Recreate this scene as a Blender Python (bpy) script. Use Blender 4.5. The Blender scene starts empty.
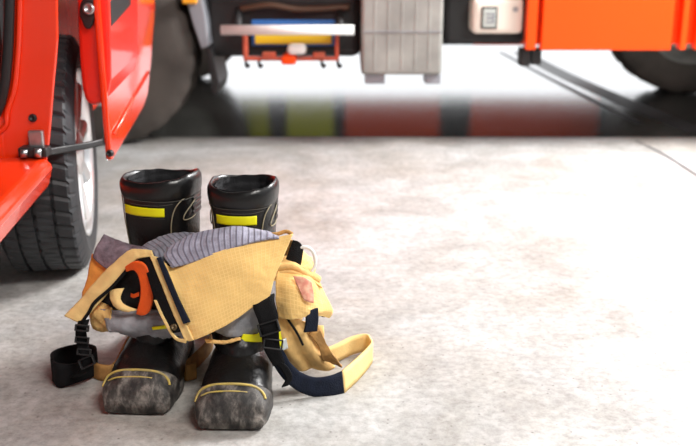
import bpy, math, random
from mathutils import Vector, Matrix, noise
random.seed(4)
S = bpy.context.scene
COL = S.collection
W, HH, FPX = 696, 446, 950.0
CAMH = 0.78
TH = math.atan(283 / FPX)
st, ct = math.sin(TH), math.cos(TH)
PI = math.pi

# ------------------------------------------------------------------ measuring helpers
def P(px, py, y):
    """world point seen at a picture position, at distance y into the place"""
    a = (px - 348) / FPX; b = (py - 223) / FPX
    d = Vector((a, ct - b * st, -st - b * ct))
    t = y / d.y
    return Vector((d.x * t, y, CAMH + d.z * t))

def G(px, py, z=0.0):
    a = (px - 348) / FPX; b = (py - 223) / FPX
    d = Vector((a, ct - b * st, -st - b * ct))
    t = (z - CAMH) / d.z
    return Vector((d.x * t, d.y * t, z))

# ------------------------------------------------------------------ object helpers
def link(name, verts, faces, mat, parent=None, smooth=True, uvs=None):
    me = bpy.data.meshes.new(name)
    me.from_pydata([tuple(v) for v in verts], [], faces)
    me.validate()
    if smooth:
        for p in me.polygons: p.use_smooth = True
    if uvs is not None:
        ul = me.uv_layers.new(name='UVMap')
        for l in me.loops: ul.data[l.index].uv = uvs[l.vertex_index]
    if mat: me.materials.append(mat)
    o = bpy.data.objects.new(name, me)
    COL.objects.link(o)
    if parent is not None:
        o.parent = parent
        inv = parent_world(parent).inverted()
        o.matrix_parent_inverse = inv
    return o

def parent_world(o):
    m = o.matrix_basis.copy()
    if o.parent: m = parent_world(o.parent) @ o.matrix_parent_inverse @ m
    return m

def thing(name, label, cat, loc=(0, 0, 0), group=None):
    o = bpy.data.objects.new(name, None); COL.objects.link(o)
    o.location = loc; o.empty_display_size = .05
    o['label'] = label; o['category'] = cat
    if group: o['group'] = group
    return o

def mod_bevel(o, w=.004, seg=2):
    m = o.modifiers.new('bevel', 'BEVEL'); m.width = w; m.segments = seg
    m.limit_method = 'ANGLE'; m.angle_limit = math.radians(35); m.harden_normals = False
    return o
def mod_solid(o, t, off=0.0):
    m = o.modifiers.new('solid', 'SOLIDIFY'); m.thickness = t; m.offset = off
    return o
def mod_sub(o, n=1):
    m = o.modifiers.new('sub', 'SUBSURF'); m.levels = n; m.render_levels = n
    return o

def boxes(name, lst, mat, parent=None, bevel=.004, xf=None):
    """lst of (x0,x1,y0,y1,z0,z1)"""
    v, f = [], []
    for (x0, x1, y0, y1, z0, z1) in lst:
        n = len(v)
        v += [Vector(c) for c in ((x0,y0,z0),(x1,y0,z0),(x1,y1,z0),(x0,y1,z0),(x0,y0,z1),(x1,y0,z1),(x1,y1,z1),(x0,y1,z1))]
        f += [tuple(n+i for i in q) for q in ((0,3,2,1),(4,5,6,7),(0,1,5,4),(1,2,6,5),(2,3,7,6),(3,0,4,7))]
    if xf: v = [xf @ p for p in v]
    o = link(name, v, f, mat, parent, smooth=False)
    if bevel: mod_bevel(o, bevel)
    return o

def pxbox(x0, y0, x1, y1, y, d):
    a = P(x0, y1, y); b = P(x1, y0, y)
    return (a.x, b.x, y, y + d, a.z, b.z)

def extrude(name, poly, vec, mat, parent=None, bevel=.004, smooth=False):
    """poly: list of Vector, extruded along vec"""
    n = len(poly)
    v = list(poly) + [p + vec for p in poly]
    f = [tuple(range(n)), tuple(range(2*n-1, n-1, -1))]
    for i in range(n):
        j = (i+1) % n
        f.append((i, n+i, n+j, j))
    o = link(name, v, f, mat, parent, smooth=smooth)
    if bevel: mod_bevel(o, bevel)
    return o

def cr(pts, n):
    """Catmull-Rom resample of a list of Vectors to n points"""
    m = len(pts)
    if m == 1: return [pts[0].copy() for _ in range(n)]
    out = []
    for k in range(n):
        t = k / (n - 1) * (m - 1)
        i = min(int(t), m - 2); u = t - i
        p1, p2 = pts[i], pts[i+1]
        p0 = pts[i-1] if i > 0 else p1 * 2 - p2
        p3 = pts[i+2] if i + 2 < m else p2 * 2 - p1
        out.append(0.5 * ((2*p1) + (p2-p0)*u + (2*p0-5*p1+4*p2-p3)*u*u + (3*p1-p0-3*p2+p3)*u*u*u))
    return out

def tube_geo(path, r, seg=10, closed=False):
    n = len(path); v, f = [], []
    up = Vector((0.13, 0.21, 0.97))
    for i, p in enumerate(path):
        a = path[(i-1) % n] if (closed or i > 0) else path[i]
        b = path[(i+1) % n] if (closed or i < n-1) else path[i]
        t = (b - a).normalized()
        s = t.cross(up)
        if s.length < 1e-4: s = t.cross(Vector((1,0,0)))
        s.normalize(); w = s.cross(t)
        rr = r[i] if isinstance(r, list) else r
        for k in range(seg):
            an = 2*PI*k/seg
            v.append(p + s*(rr*math.cos(an)) + w*(rr*math.sin(an)))
    m = n if closed else n-1
    for i in range(m):
        for k in range(seg):
            j = (i+1) % n; l = (k+1) % seg
            f.append((i*seg+k, i*seg+l, j*seg+l, j*seg+k))
    if not closed:
        f.append(tuple(range(seg-1, -1, -1))); f.append(tuple((n-1)*seg+k for k in range(seg)))
    return v, f

def tubes(name, paths, r, mat, parent=None, seg=10, closed=False):
    V, F = [], []
    for p in paths:
        v, f = tube_geo(p, r, seg, closed); n = len(V)
        V += v; F += [tuple(n+i for i in q) for q in f]
    return link(name, V, F, mat, parent)

def panel(name, rows, mat, parent=None, nu=40, nv=30, thick=.003, amp=.0, freq=18., seed=0., raw=False, fold=None):
    """a sheet of cloth through rows of control points (px,py,y) (or Vectors), with creases and thickness"""
    R = []
    for r in rows:
        R.append(cr([p if isinstance(p, Vector) else P(*p) for p in r], nu))
    grid = []
    cols = [cr([R[j][i] for j in range(len(R))], nv) for i in range(nu)]
    grid = [[cols[i][j] for i in range(nu)] for j in range(nv)]
    # arc-length uv in metres
    du = [0.0]
    mid = grid[nv//2]
    for i in range(1, nu): du.append(du[-1] + (mid[i]-mid[i-1]).length)
    midc = [grid[j][nu//2] for j in range(nv)]
    dv = [0.0]
    for j in range(1, nv): dv.append(dv[-1] + (midc[j]-midc[j-1]).length)
    V, UV = [], []
    for j in range(nv):
        for i in range(nu):
            p = grid[j][i]
            a = grid[j][min(i+1,nu-1)] - grid[j][max(i-1,0)]
            b = grid[min(j+1,nv-1)][i] - grid[max(j-1,0)][i]
            n = a.cross(b)
            n = n.normalized() if n.length > 1e-12 else Vector((0,-1,0))
            d = 0.0
            if amp:
                q = Vector((p.x*freq+seed, p.y*freq, p.z*freq*1.3))
                d = amp * (noise.noise(q) + .5*noise.noise(q*2.1) + .28*(1-2*abs(noise.noise(q*3.7))))
            if fold: d += fold(i/(nu-1), j/(nv-1))
            V.append(p + n*d); UV.append((du[i], dv[j]))
    F = []
    for j in range(nv-1):
        for i in range(nu-1):
            F.append((j*nu+i, j*nu+i+1, (j+1)*nu+i+1, (j+1)*nu+i))
    o = link(name, V, F, mat, parent, True, UV)
    if thick: mod_solid(o, thick)
    return o

def lathe(profile, axis_pts, seg, rfun=None):
    """profile [(w,r)], around the local X axis; rfun(w,r,k)->r"""
    V, F = [], []
    n = len(profile)
    for k in range(seg):
        a = 2*PI*k/seg
        for i, (w, r) in enumerate(profile):
            rr = rfun(i, w, r, k) if rfun else r
            V.append(Vector((w, rr*math.cos(a), rr*math.sin(a))))
    for k in range(seg):
        l = (k+1) % seg
        for i in range(n-1):
            F.append((k*n+i, k*n+i+1, l*n+i+1, l*n+i))
    return V, F

# ------------------------------------------------------------------ materials
def mat(name, col, rough=.5, metal=0., coat=0., spec=.5, var=.0, vscale=30., bump=0., bscale=60., col2=None, sheen=0., emit=None, coords='Object'):
    m = bpy.data.materials.new(name); m.use_nodes = True
    nt = m.node_tree; N = nt.nodes; L = nt.links
    b = N['Principled BSDF']
    b.inputs['Base Color'].default_value = (*col, 1)
    b.inputs['Roughness'].default_value = rough
    b.inputs['Metallic'].default_value = metal
    b.inputs['Coat Weight'].default_value = coat
    b.inputs['Coat Roughness'].default_value = .05
    b.inputs['Specular IOR Level'].default_value = spec
    b.inputs['Sheen Weight'].default_value = sheen
    if emit:
        b.inputs['Emission Color'].default_value = (*emit[0], 1); b.inputs['Emission Strength'].default_value = emit[1]
    tc = N.new('ShaderNodeTexCoord')
    if var or col2:
        nz = N.new('ShaderNodeTexNoise'); nz.inputs['Scale'].default_value = vscale; nz.inputs['Detail'].default_value = 6
        L.new(tc.outputs[coords], nz.inputs['Vector'])
        rp = N.new('ShaderNodeValToRGB')
        c2 = col2 if col2 else tuple(min(1, c*(1+var)) for c in col)
        c1 = col if col2 else tuple(c*(1-var) for c in col)
        rp.color_ramp.elements[0].position = .36; rp.color_ramp.elements[0].color = (*c1, 1)
        rp.color_ramp.elements[1].position = .66; rp.color_ramp.elements[1].color = (*c2, 1)
        L.new(nz.outputs['Fac'], rp.inputs['Fac']); L.new(rp.outputs['Color'], b.inputs['Base Color'])
    if bump:
        nb = N.new('ShaderNodeTexNoise'); nb.inputs['Scale'].default_value = bscale; nb.inputs['Detail'].default_value = 5
        L.new(tc.outputs[coords], nb.inputs['Vector'])
        bp = N.new('ShaderNodeBump'); bp.inputs['Strength'].default_value = bump; bp.inputs['Distance'].default_value = .004
        L.new(nb.outputs['Fac'], bp.inputs['Height']); L.new(bp.outputs['Normal'], b.inputs['Normal'])
    return m

def cloth(name, col, line, pitch_u, pitch_v, width=.16, bump=.5, rough=.85, var=.12, vscale=14.):
    """woven cloth with a grid of thicker threads, measured in metres on the cloth's own UVs"""
    m = bpy.data.materials.new(name); m.use_nodes = True
    nt = m.node_tree; N = nt.nodes; L = nt.links
    b = N['Principled BSDF']; b.inputs['Roughness'].default_value = rough; b.inputs['Specular IOR Level'].default_value = .25
    b.inputs['Sheen Weight'].default_value = .15
    tc = N.new('ShaderNodeTexCoord'); sp = N.new('ShaderNodeSeparateXYZ'); L.new(tc.outputs['UV'], sp.inputs[0])
    def math_(op, a, bb=None):
        n = N.new('ShaderNodeMath'); n.operation = op
        for k, x in enumerate((a, bb)):
            if x is None: continue
            if isinstance(x, (int, float)): n.inputs[k].default_value = x
            else: L.new(x, n.inputs[k])
        return n.outputs[0]
    outs = []
    for ax, pt in (('X', pitch_u), ('Y', pitch_v)):
        if not pt: continue
        t = math_('FRACT', math_('MULTIPLY', sp.outputs[ax], 1/pt))
        t = math_('ABSOLUTE', math_('SUBTRACT', t, .5))           # 0 at the line
        outs.append(math_('SUBTRACT', 1.0, math_('MINIMUM', math_('MULTIPLY', t, 1/width), 1.0)))
    g = outs[0] if len(outs) == 1 else math_('MAXIMUM', outs[0], outs[1])
    nz = N.new('ShaderNodeTexNoise'); nz.inputs['Scale'].default_value = vscale; nz.inputs['Detail'].default_value = 6
    L.new(tc.outputs['Object'], nz.inputs['Vector'])
    rp = N.new('ShaderNodeValToRGB')
    rp.color_ramp.elements[0].position = .35; rp.color_ramp.elements[0].color = (*[c*(1-var) for c in col], 1)
    rp.color_ramp.elements[1].position = .68; rp.color_ramp.elements[1].color = (*[min(1, c*(1+var)) for c in col], 1)
    L.new(nz.outputs['Fac'], rp.inputs['Fac'])
    mx = N.new('ShaderNodeMixRGB'); L.new(g, mx.inputs['Fac']); L.new(rp.outputs['Color'], mx.inputs['Color1'])
    mx.inputs['Color2'].default_value = (*line, 1)
    L.new(mx.outputs['Color'], b.inputs['Base Color'])
    fn = N.new('ShaderNodeTexNoise'); fn.inputs['Scale'].default_value = 420; L.new(tc.outputs['Object'], fn.inputs['Vector'])
    h = math_('ADD', g, math_('MULTIPLY', fn.outputs['Fac'], .5))
    bp = N.new('ShaderNodeBump'); bp.inputs['Strength'].default_value = bump; bp.inputs['Distance'].default_value = .0015
    L.new(h, bp.inputs['Height']); L.new(bp.outputs['Normal'], b.inputs['Normal'])
    return m

M = {}
M['red'] = mat('car_red_paint', (.88, .038, .004), .2, coat=.6, spec=.5)
M['red_in'] = mat('door_red_paint', (.78, .02, .008), .35, coat=.5)
M['orange_red'] = mat('truck_orange_paint', (.95, .075, .002), .4, coat=.0, spec=.3)
M['black'] = mat('black_plastic', (.012, .012, .013), .45)
M['chassis'] = mat('chassis_black', (.016, .015, .016), .6, var=.4, vscale=8)
M['tyre'] = mat('tyre_rubber', (.020, .022, .026), .55, var=.3, vscale=20, bump=.15, bscale=140)
M['truck_tyre'] = mat('dusty_tyre_rubber', (.07, .058, .05), .75, var=.3, vscale=5)
M['alloy'] = mat('alloy_silver', (.78, .79, .80), .28, metal=.85)
M['steel'] = mat('worn_steel', (.42, .42, .43), .32, metal=.9, var=.25, vscale=40)
M['leather'] = mat('boot_black_leather', (.0045, .0045, .005), .34, spec=.42, bump=.25, bscale=190)
M['collar'] = mat('boot_padded_leather', (.005, .0048, .005), .3, spec=.5, bump=.15, bscale=120)
M['lining'] = mat('boot_lining_mesh', (.022, .022, .025), .9, bump=.8, bscale=500)
M['sole'] = mat('boot_sole_rubber', (.02, .019, .018), .75, col2=(.09, .08, .07), vscale=35, bump=.3)
M['piping'] = mat('boot_piping', (.30, .26, .17), .6)
M['thread'] = mat('dark_thread', (.07, .065, .055), .7)
M['yellow'] = mat('hi_vis_yellow', (.86, .84, .0), .5, var=.06)
M['trim'] = mat('toe_trim_yellow', (.62, .46, .10), .55, col2=(.38, .30, .12), vscale=60)
M['tan'] = cloth('tan_ripstop', (.90, .575, .20), (.93, .63, .26), .0060, .0060, .16, .22)
M['tan_plain'] = mat('tan_canvas', (.78, .49, .18), .85, var=.16, vscale=25, bump=.25, bscale=300)
M['tan_edge'] = mat('pale_tan_tape', (.88, .62, .25), .85, var=.08, vscale=30, bump=.2, bscale=300)
M['tan_dark'] = mat('brown_leather_patch', (.46, .24, .07), .8, var=.3, vscale=30, bump=.3, bscale=200)
M['amber'] = mat('amber_canvas', (.80, .33, .06), .85, var=.15, vscale=30, bump=.2, bscale=300)
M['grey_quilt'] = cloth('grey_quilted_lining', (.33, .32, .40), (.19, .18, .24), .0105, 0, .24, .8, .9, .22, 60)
M['grey_back'] = cloth('grey_quilt_shaded', (.25, .25, .30), (.15, .15, .19), .009, 0, .24, .8, .9, .25, 60)  # darker copy of the quilt, with shade put into its colour
M['grey'] = mat('grey_lining', (.29, .295, .32), .9, var=.32, vscale=22, bump=.3, bscale=250, sheen=.2)
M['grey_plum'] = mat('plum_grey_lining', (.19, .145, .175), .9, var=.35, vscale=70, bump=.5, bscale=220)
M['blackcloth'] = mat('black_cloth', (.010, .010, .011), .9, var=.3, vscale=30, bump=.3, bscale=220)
M['web'] = mat('black_webbing', (.006, .006, .007), .8, spec=.2, bump=.5, bscale=520)
M['navy'] = mat('navy_webbing', (.008, .012, .026), .8, spec=.25, var=.2, vscale=60, bump=.5, bscale=420)
M['orange'] = mat('orange_tab', (.95, .12, .008), .7, var=.08, vscale=40, bump=.2, bscale=260)
M['white'] = mat('white_plastic', (.82, .82, .80), .4)
M['silver'] = mat('silver_reflective', (.62, .66, .66), .35, metal=.2)
M['badge'] = mat('faded_red_badge', (.68, .24, .17), .8, col2=(.80, .45, .30), vscale=110)
M['grey_metal'] = mat('grey_tank_metal', (.30, .30, .28), .5, metal=.1, var=.16, vscale=9)
M['grey_guard'] = mat('grey_guard', (.26, .27, .30), .5)
M['cream'] = mat('cream_box', (.80, .73, .64), .45)
M['blue'] = mat('plate_blue', (.03, .16, .50), .5)
M['plate_yellow'] = mat('plate_yellow', (.88, .60, .02), .45)
M['rust'] = mat('rusty_red_bracket', (.40, .09, .05), .6, col2=(.62, .10, .05), vscale=15)
M['amberlamp'] = mat('amber_lamp', (.95, .42, .03), .3)
M['pale_label'] = mat('grey_green_label', (.45, .49, .46), .5)
M['brass'] = mat('dark_brass', (.16, .11, .06), .35, metal=.7)
M['hose'] = mat('dark_brown_hose', (.09, .045, .025), .6)
M['shutter'] = mat('silver_shutter', (.55, .56, .57), .4, metal=.3)
M['far_yellow'] = mat('far_reflector_yellow', (.62, .66, .0), .5)

# boot toe rubber: black with pale dry scuffs
def scuffed(name):
    m = bpy.data.materials.new(name); m.use_nodes = True
    nt = m.node_tree; N = nt.nodes; L = nt.links; b = N['Principled BSDF']
    tc = N.new('ShaderNodeTexCoord'); mp = N.new('ShaderNodeMapping'); mp.inputs['Scale'].default_value = (1.6, 1, .8)
    L.new(tc.outputs['Object'], mp.inputs[0])
    n1 = N.new('ShaderNodeTexNoise'); n1.inputs['Scale'].default_value = 30; n1.inputs['Detail'].default_value = 9; n1.inputs['Roughness'].default_value = .68
    n1.inputs['Distortion'].default_value = .25
    L.new(mp.outputs[0], n1.inputs['Vector'])
    rp = N.new('ShaderNodeValToRGB'); e = rp.color_ramp.elements
    e[0].position = .38; e[0].color = (.014, .013, .013, 1)
    e[1].position = .72; e[1].color = (.36, .325, .29, 1)
    k = e.new(.5); k.color = (.06, .053, .048, 1)
    L.new(n1.outputs['Fac'], rp.inputs['Fac']); L.new(rp.outputs['Color'], b.inputs['Base Color'])
    rr = N.new('ShaderNodeMapRange'); rr.inputs['To Min'].default_value = .38; rr.inputs['To Max'].default_value = .85
    L.new(n1.outputs['Fac'], rr.inputs['Value']); L.new(rr.outputs[0], b.inputs['Roughness'])
    bp = N.new('ShaderNodeBump'); bp.inputs['Strength'].default_value = .4; bp.inputs['Distance'].default_value = .003
    L.new(n1.outputs['Fac'], bp.inputs['Height']); L.new(bp.outputs['Normal'], b.inputs['Normal'])
    return m
M['toe'] = scuffed('scuffed_toe_rubber')

# concrete floors
def concrete(name, dark, pale, pink, rough0, rough1, bump=.25, bigs=3.2):
    m = bpy.data.materials.new(name); m.use_nodes = True
    nt = m.node_tree; N = nt.nodes; L = nt.links; b = N['Principled BSDF']
    tc = N.new('ShaderNodeTexCoord')
    def nz(scale, det=6, rg=.6, dist=0.):
        n = N.new('ShaderNodeTexNoise'); n.inputs['Scale'].default_value = scale; n.inputs['Detail'].default_value = det
        n.inputs['Roughness'].default_value = rg; n.inputs['Distortion'].default_value = dist
        L.new(tc.outputs['Object'], n.inputs['Vector']); return n.outputs['Fac']
    def ramp(f, a, ca, c, cc):
        r = N.new('ShaderNodeValToRGB'); r.color_ramp.elements[0].position = a; r.color_ramp.elements[0].color = (*ca, 1)
        r.color_ramp.elements[1].position = c; r.color_ramp.elements[1].color = (*cc, 1)
        L.new(f, r.inputs['Fac']); return r.outputs['Color']
    def mix(f, a, c, typ='MIX'):
        x = N.new('ShaderNodeMixRGB'); x.blend_type = typ
        if isinstance(f, float): x.inputs[0].default_value = f
        else: L.new(f, x.inputs[0])
        L.new(a, x.inputs[1])
        if isinstance(c, tuple): x.inputs[2].default_value = (*c, 1)
        else: L.new(c, x.inputs[2])
        return x.outputs[0]
    big = nz(bigs, 9, .72, .5); fine = nz(55, 8, .75); mid = nz(9, 8, .7, .5)
    base = ramp(big, .33, dark, .62, pale)
    base = mix(ramp(nz(1.3, 5, .6, 1.), .48, (0, 0, 0), .72, (.55, .55, .55)), base, pink)
    base = mix(.55, base, ramp(mid, .3, (.45, .45, .45), .66, (1, 1, 1)), 'MULTIPLY')
    base = mix(.6, base, ramp(fine, .34, (.42, .41, .40), .58, (1, 1, 1)), 'MULTIPLY')
    vo = N.new('ShaderNodeTexVoronoi'); vo.inputs['Scale'].default_value = 42; vo.inputs['Randomness'].default_value = 1
    L.new(tc.outputs['Object'], vo.inputs['Vector'])
    base = mix(ramp(vo.outputs['Distance'], .06, (.6, .6, .6), .11, (0, 0, 0)), base, (.09, .075, .065))
    L.new(base, b.inputs['Base Color'])
    r = N.new('ShaderNodeMapRange'); r.inputs['To Min'].default_value = rough0; r.inputs['To Max'].default_value = rough1
    L.new(mid, r.inputs['Value']); L.new(r.outputs[0], b.inputs['Roughness'])
    bp = N.new('ShaderNodeBump'); bp.inputs['Strength'].default_value = bump; bp.inputs['Distance'].default_value = .003
    L.new(fine, bp.inputs['Height']); L.new(bp.outputs['Normal'], b.inputs['Normal'])
    return m
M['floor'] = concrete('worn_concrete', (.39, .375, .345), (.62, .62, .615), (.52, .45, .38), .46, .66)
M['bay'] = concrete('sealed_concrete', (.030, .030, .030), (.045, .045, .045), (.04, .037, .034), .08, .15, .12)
M['mark'] = mat('dark_mark', (.055, .055, .06), .45, spec=.3, var=.4, vscale=12)

# ------------------------------------------------------------------ the setting
SEAM = G(348, 137).y
def floor_piece(name, y0, y1, m):
    o = link(name, [(-9, y0, -.12), (9, y0, -.12), (9, y1, -.12), (-9, y1, -.12), (-9, y0, 0), (9, y0, 0), (9, y1, 0), (-9, y1, 0)],
             [(4,5,6,7), (0,3,2,1), (0,1,5,4), (1,2,6,5), (2,3,7,6), (3,0,4,7)], m, None, False)
    o['kind'] = 'structure'; return o
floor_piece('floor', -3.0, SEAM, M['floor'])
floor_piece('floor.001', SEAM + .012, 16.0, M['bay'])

def setting_box(name, x0, x1, y0, y1, z0, z1, m):
    o = boxes(name, [(x0, x1, y0, y1, z0, z1)], m, None, 0); o['kind'] = 'structure'; return o
M['plaster'] = mat('pale_plaster', (.72, .71, .69), .8, var=.06, vscale=3)
M['dark_wall'] = mat('grey_block_wall', (.22, .22, .22), .85, var=.1, vscale=3)
setting_box('ceiling', -6, 6, -3, 10, 4.4, 4.5, M['dark_wall'])
setting_box('wall_left', -6, -5.9, -3, 10, 0, 4.4, M['dark_wall'])
setting_box('wall_front', -5.9, 6, -3, -2.9, 0, 4.4, M['plaster'])
# ------------------------------------------------------------------ boots
#        F(u,z)         B(u,z)          half width, n_top, n_bot
SEC = [((.058, .360), (-.064, .362), .0605, 2.4, 2.4),
       ((.060, .325), (-.066, .328), .0600, 2.4, 2.4),
       ((.060, .265), (-.068, .268), .0570, 2.4, 2.4),
       ((.058, .210), (-.066, .200), .054, 2.3, 2.3),
       ((.062, .165), (-.066, .120), .050, 2.2, 2.4),
       ((.080, .138), (-.080, .055), .048, 2.2, 2.8),
       ((.102, .120), (-.072, .020), .048, 2.2, 3.2),
       ((.128, .108), (-.015, .014), .050, 2.2, 3.6),
       ((.156, .096), (.055, .012), .054, 2.3, 4.0),
       ((.190, .081), (.120, .010), .058, 2.4, 4.6),
       ((.220, .067), (.178, .006), .0595, 2.5, 5.0),
       ((.244, .051), (.226, .005), .0575, 2.7, 5.0),
       ((.253, .030), (.252, .006), .050, 2.8, 4.0)]
NS = len(SEC) - 1
def lerp_sec(t):
    t = max(0, min(NS, t)); i = min(int(t), NS-1)
    vals = [Vector((s[0][0], s[0][1], s[1][0])) for s in SEC]; v2 = [Vector((s[1][1], s[2], s[3])) for s in SEC]; v3 = [Vector((s[4], 0, 0)) for s in SEC]
    def c(L):
        u = t - i; p1, p2 = L[i], L[i+1]
        p0 = L[i-1] if i > 0 else p1*2-p2
        p3 = L[i+2] if i+2 <= NS else p2*2-p1
        return .5*((2*p1)+(p2-p0)*u+(2*p0-5*p1+4*p2-p3)*u*u+(3*p1-p0-3*p2+p3)*u*u*u)
    a, b, d = c(vals), c(v2), c(v3)
    return (a.x, a.y), (a.z, b.x), b.y, b.z, d.x
def sgnp(x, e): return math.copysign(abs(x)**e, x)
def surf0(t, ph):
    F, B, w, n1, n2 = lerp_sec(t)
    c, s = math.cos(ph), math.sin(ph)
    n = n1 if c > 0 else n2
    k = sgnp(c, 2/n); q = sgnp(s, 2/n)
    cu, cz = (F[0]+B[0])/2, (F[1]+B[1])/2
    return Vector((q*w, -(cu + (F[0]-cu)*k), cz + (F[1]-cz)*k))       # local: x side, -y forward, z up
def surf(t, ph, off=0.):
    p = surf0(t, ph)
    if not off: return p
    e = .02
    a = surf0(min(NS-.001, t+e), ph) - surf0(max(0, t-e), ph)
    b = surf0(t, ph+e) - surf0(t, ph-e)
    n = b.cross(a)
    if n.length < 1e-12: return p
    n.normalize()
    F, B, w, _, _ = lerp_sec(t)
    c = Vector((0, -(F[0]+B[0])/2, (F[1]+B[1])/2))
    if n.dot(p - c) < 0: n = -n
    return p + n*off

def make_boot(label, origin, yaw, seed, widen=1.0, twist=0.0, tiltk=0., tiltp=0.):
    root = thing('firefighter_boot', label, 'boot', origin, 'pair of fire boots')
    X = Matrix.Translation(origin) @ Matrix.Rotation(yaw, 4, 'Z')
    def fin(p):
        k = min(1, max(0, (p.z-.16)/.08))                   # the shaft alone is turned and spread
        q = Matrix.Rotation(twist*k, 4, 'Z') @ Vector((p.x*(1+(widen-1)*k), p.y, p.z))
        return X @ q
    def patch(name, t0, t1, p0, p1, nt, nphi, off, m, closed=False, thick=None, par=root):
        V, F = [], []
        for i in range(nt+1):
            t = t0 + (t1-t0)*i/nt
            for k in range(nphi + (0 if closed else 1)):
                ph = p0 + (p1-p0)*k/nphi
                o_ = off(i/nt, ph, t) if callable(off) else off
                V.append(fin(surf(t, ph, o_)))
        nn = nphi if closed else nphi+1
        for i in range(nt):
            for k in range(nphi):
                l = (k+1) % nn if closed else k+1
                F.append((i*nn+k, i*nn+l, (i+1)*nn+l, (i+1)*nn+k))
        if closed and t1 >= NS-.001: F.append(tuple(nt*nn+k for k in range(nn)))
        o = link(name, V, F, m, par)
        if thick: mod_solid(o, thick, 0)
        return o
    def line(pts, off=.001, n=36):
        return cr([fin(surf(t, ph, off)) for t, ph in pts], n)
    def upoff(f, ph, t):
        c = max(0, math.cos(ph))
        d = .0055*math.exp(-((t-4.9)/.33)**2)*c - .0035*math.exp(-((t-5.6)/.22)**2)*c + .004*math.exp(-((t-6.1)/.3)**2)*c - .002*math.exp(-((t-6.75)/.2)**2)*c
        q = surf0(t, ph)*26 + Vector((seed, 0, 0))
        if t > 3: d += .0028*noise.noise(q) + .0012*noise.noise(q*2.7)
        return d
    patch('boot_upper', 0.25, NS, 0, 2*PI, 110, 56, upoff, M['leather'], True)
    # padded collar rolled over into the lining
    V, F = [], []
    prof = [(.94, .001), (.88, .0028), (.6, .0048), (.3, .0050), (.12, .0042), (0., .002), (-.05, -.001), (.02, -.005), (.3, -.0075), (.8, -.009)]
    npf = 64
    for t, d in prof:
        for k in range(npf):
            ph = 2*PI*k/npf
            wob = -.004*math.cos(2*ph)*(1 if t < .5 else .4) + .006*math.sin(ph+tiltp)*tiltk + .0028*noise.noise(Vector((math.cos(ph)*3, math.sin(ph)*3, seed)))
            p = surf(max(0, t), ph, d)
            if t < 0: p.z += .004
            p.z += wob*max(0, 1-max(0, t))
            V.append(fin(p))
    for i in range(len(prof)-1):
        for k in range(npf):
            l = (k+1) % npf
            F.append((i*npf+k, i*npf+l, (i+1)*npf+l, (i+1)*npf+k))
    mod_sub(link('padded_collar', V, F, M['collar'], root))
    # lining: a ribbed sock inside, closed at the bottom of the shaft
    patch('lining', .04, 3.6, 0, 2*PI, 40, 56, lambda f, ph, t: -.0105 + .0012*math.sin(ph*14) + .003*noise.noise(Vector((ph*2, t*4, seed))), M['lining'], True)
    ins = [fin(surf(3.5, 2*PI*k/40, -.012)) for k in range(40)]
    link('insole', ins, [tuple(range(40))], M['lining'], root)
    # hi-vis strip and seams
    patch('reflective_strip', 1.18, 1.45, -.66, .50, 6, 26, .0022, M['yellow'], thick=.0012)
    tubes('stitching', [line([(.95, -PI+.05+i*(2*PI-.1)/30) for i in range(31)], .0022, 120)], .0006, M['thread'], root, 6)
    tubes('stitching', [line([(1.08, -.78), (1.1, -.2), (1.1, .3), (1.06, .75)], .001)], .0006, M['thread'], root, 6)
    tubes('stitching', [line([(1.51, -.66), (1.51, 0), (1.51, .5)], .001)], .0006, M['thread'], root, 6)
    for pp in ([(.5, 2.1), (.72, 1.5), (1.0, .98), (1.35, .76), (1.9, .68), (3.0, .68)], [(.75, 2.2), (1.1, 1.55), (1.45, 1.15), (1.62, 1.13), (1.62, 1.5), (1.5, 2.2)],
               [(.45, -1.6), (.8, -1.15), (1.2, -.92), (1.8, -.82), (3.0, -.8)], [(1.1, -2.2), (1.3, -1.5), (1.6, -1.3), (1.7, -1.6), (1.6, -2.2)]):
        tubes('piping', [line(pp, .0015, 60)], .0011, M['piping'], root, 8)
    # side gusset of ribbed leather
    patch('side_gusset', .85, 1.58, 1.5, 2.5, 20, 24, lambda f, ph, t: .0018+.0012*math.sin(f*PI*9), M['collar'])
    # toe cap, its yellow trim, sole
    patch('toe_cap', 9.75, NS, 0, 2*PI, 34, 72, lambda f, ph, t: (min(.0042, .0042*f*14) + .0016*noise.noise(surf0(t, ph)*60))*(1 if math.cos(ph) > -.6 else .3), M['toe'], True)
    tp = [(10.62, -1.32), (10.32, -1.15), (10.1, -.9), (9.97, -.5), (9.95, 0), (9.99, .4), (10.12, .7), (10.34, .92), (10.6, 1.05)]
    tubes('toe_trim', [line(tp, .0045, 60)], .0023, M['trim'], root, 8)
    tubes('toe_trim', [line([(10.5, -.9), (10.42, -.5), (10.4, 0), (10.44, .35)], .0042, 40)], .0014, M['trim'], root, 8)
    # sole with welt and cleats
    def outl(grow):
        pts = []
        for k in range(72):
            a = 2*PI*k/72
            c, s = math.cos(a), math.sin(a)
            u = .085 + (.159+grow)*sgnp(c, .6)
            w = .046 + .016*math.exp(-((u-.19)/.075)**2) - .006*math.exp(-((u-.06)/.05)**2) - .004*math.exp(-((u+.06)/.05)**2)
            pts.append(((w+grow)*sgnp(s, .55), -u))
        return pts
    V, F = [], []
    lay = [(.0, .0), (.0, .002), (.0035, .006), (.0035, .017), (.001, .021)]
    for li, (g, z) in enumerate([(-.004, 0.)] + lay):
        for x, y in outl(g): V.append(X @ Vector((x, y, z)))
    n = 72
    for i in range(len(lay)):
        for k in range(n):
            l = (k+1) % n
            F.append((i*n+k, i*n+l, (i+1)*n+l, (i+1)*n+k))
    F.append(tuple(range(n-1, -1, -1))); F.append(tuple(len(lay)*n+k for k in range(n)))
    link('sole', V, F, M['sole'], root, True)
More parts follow.
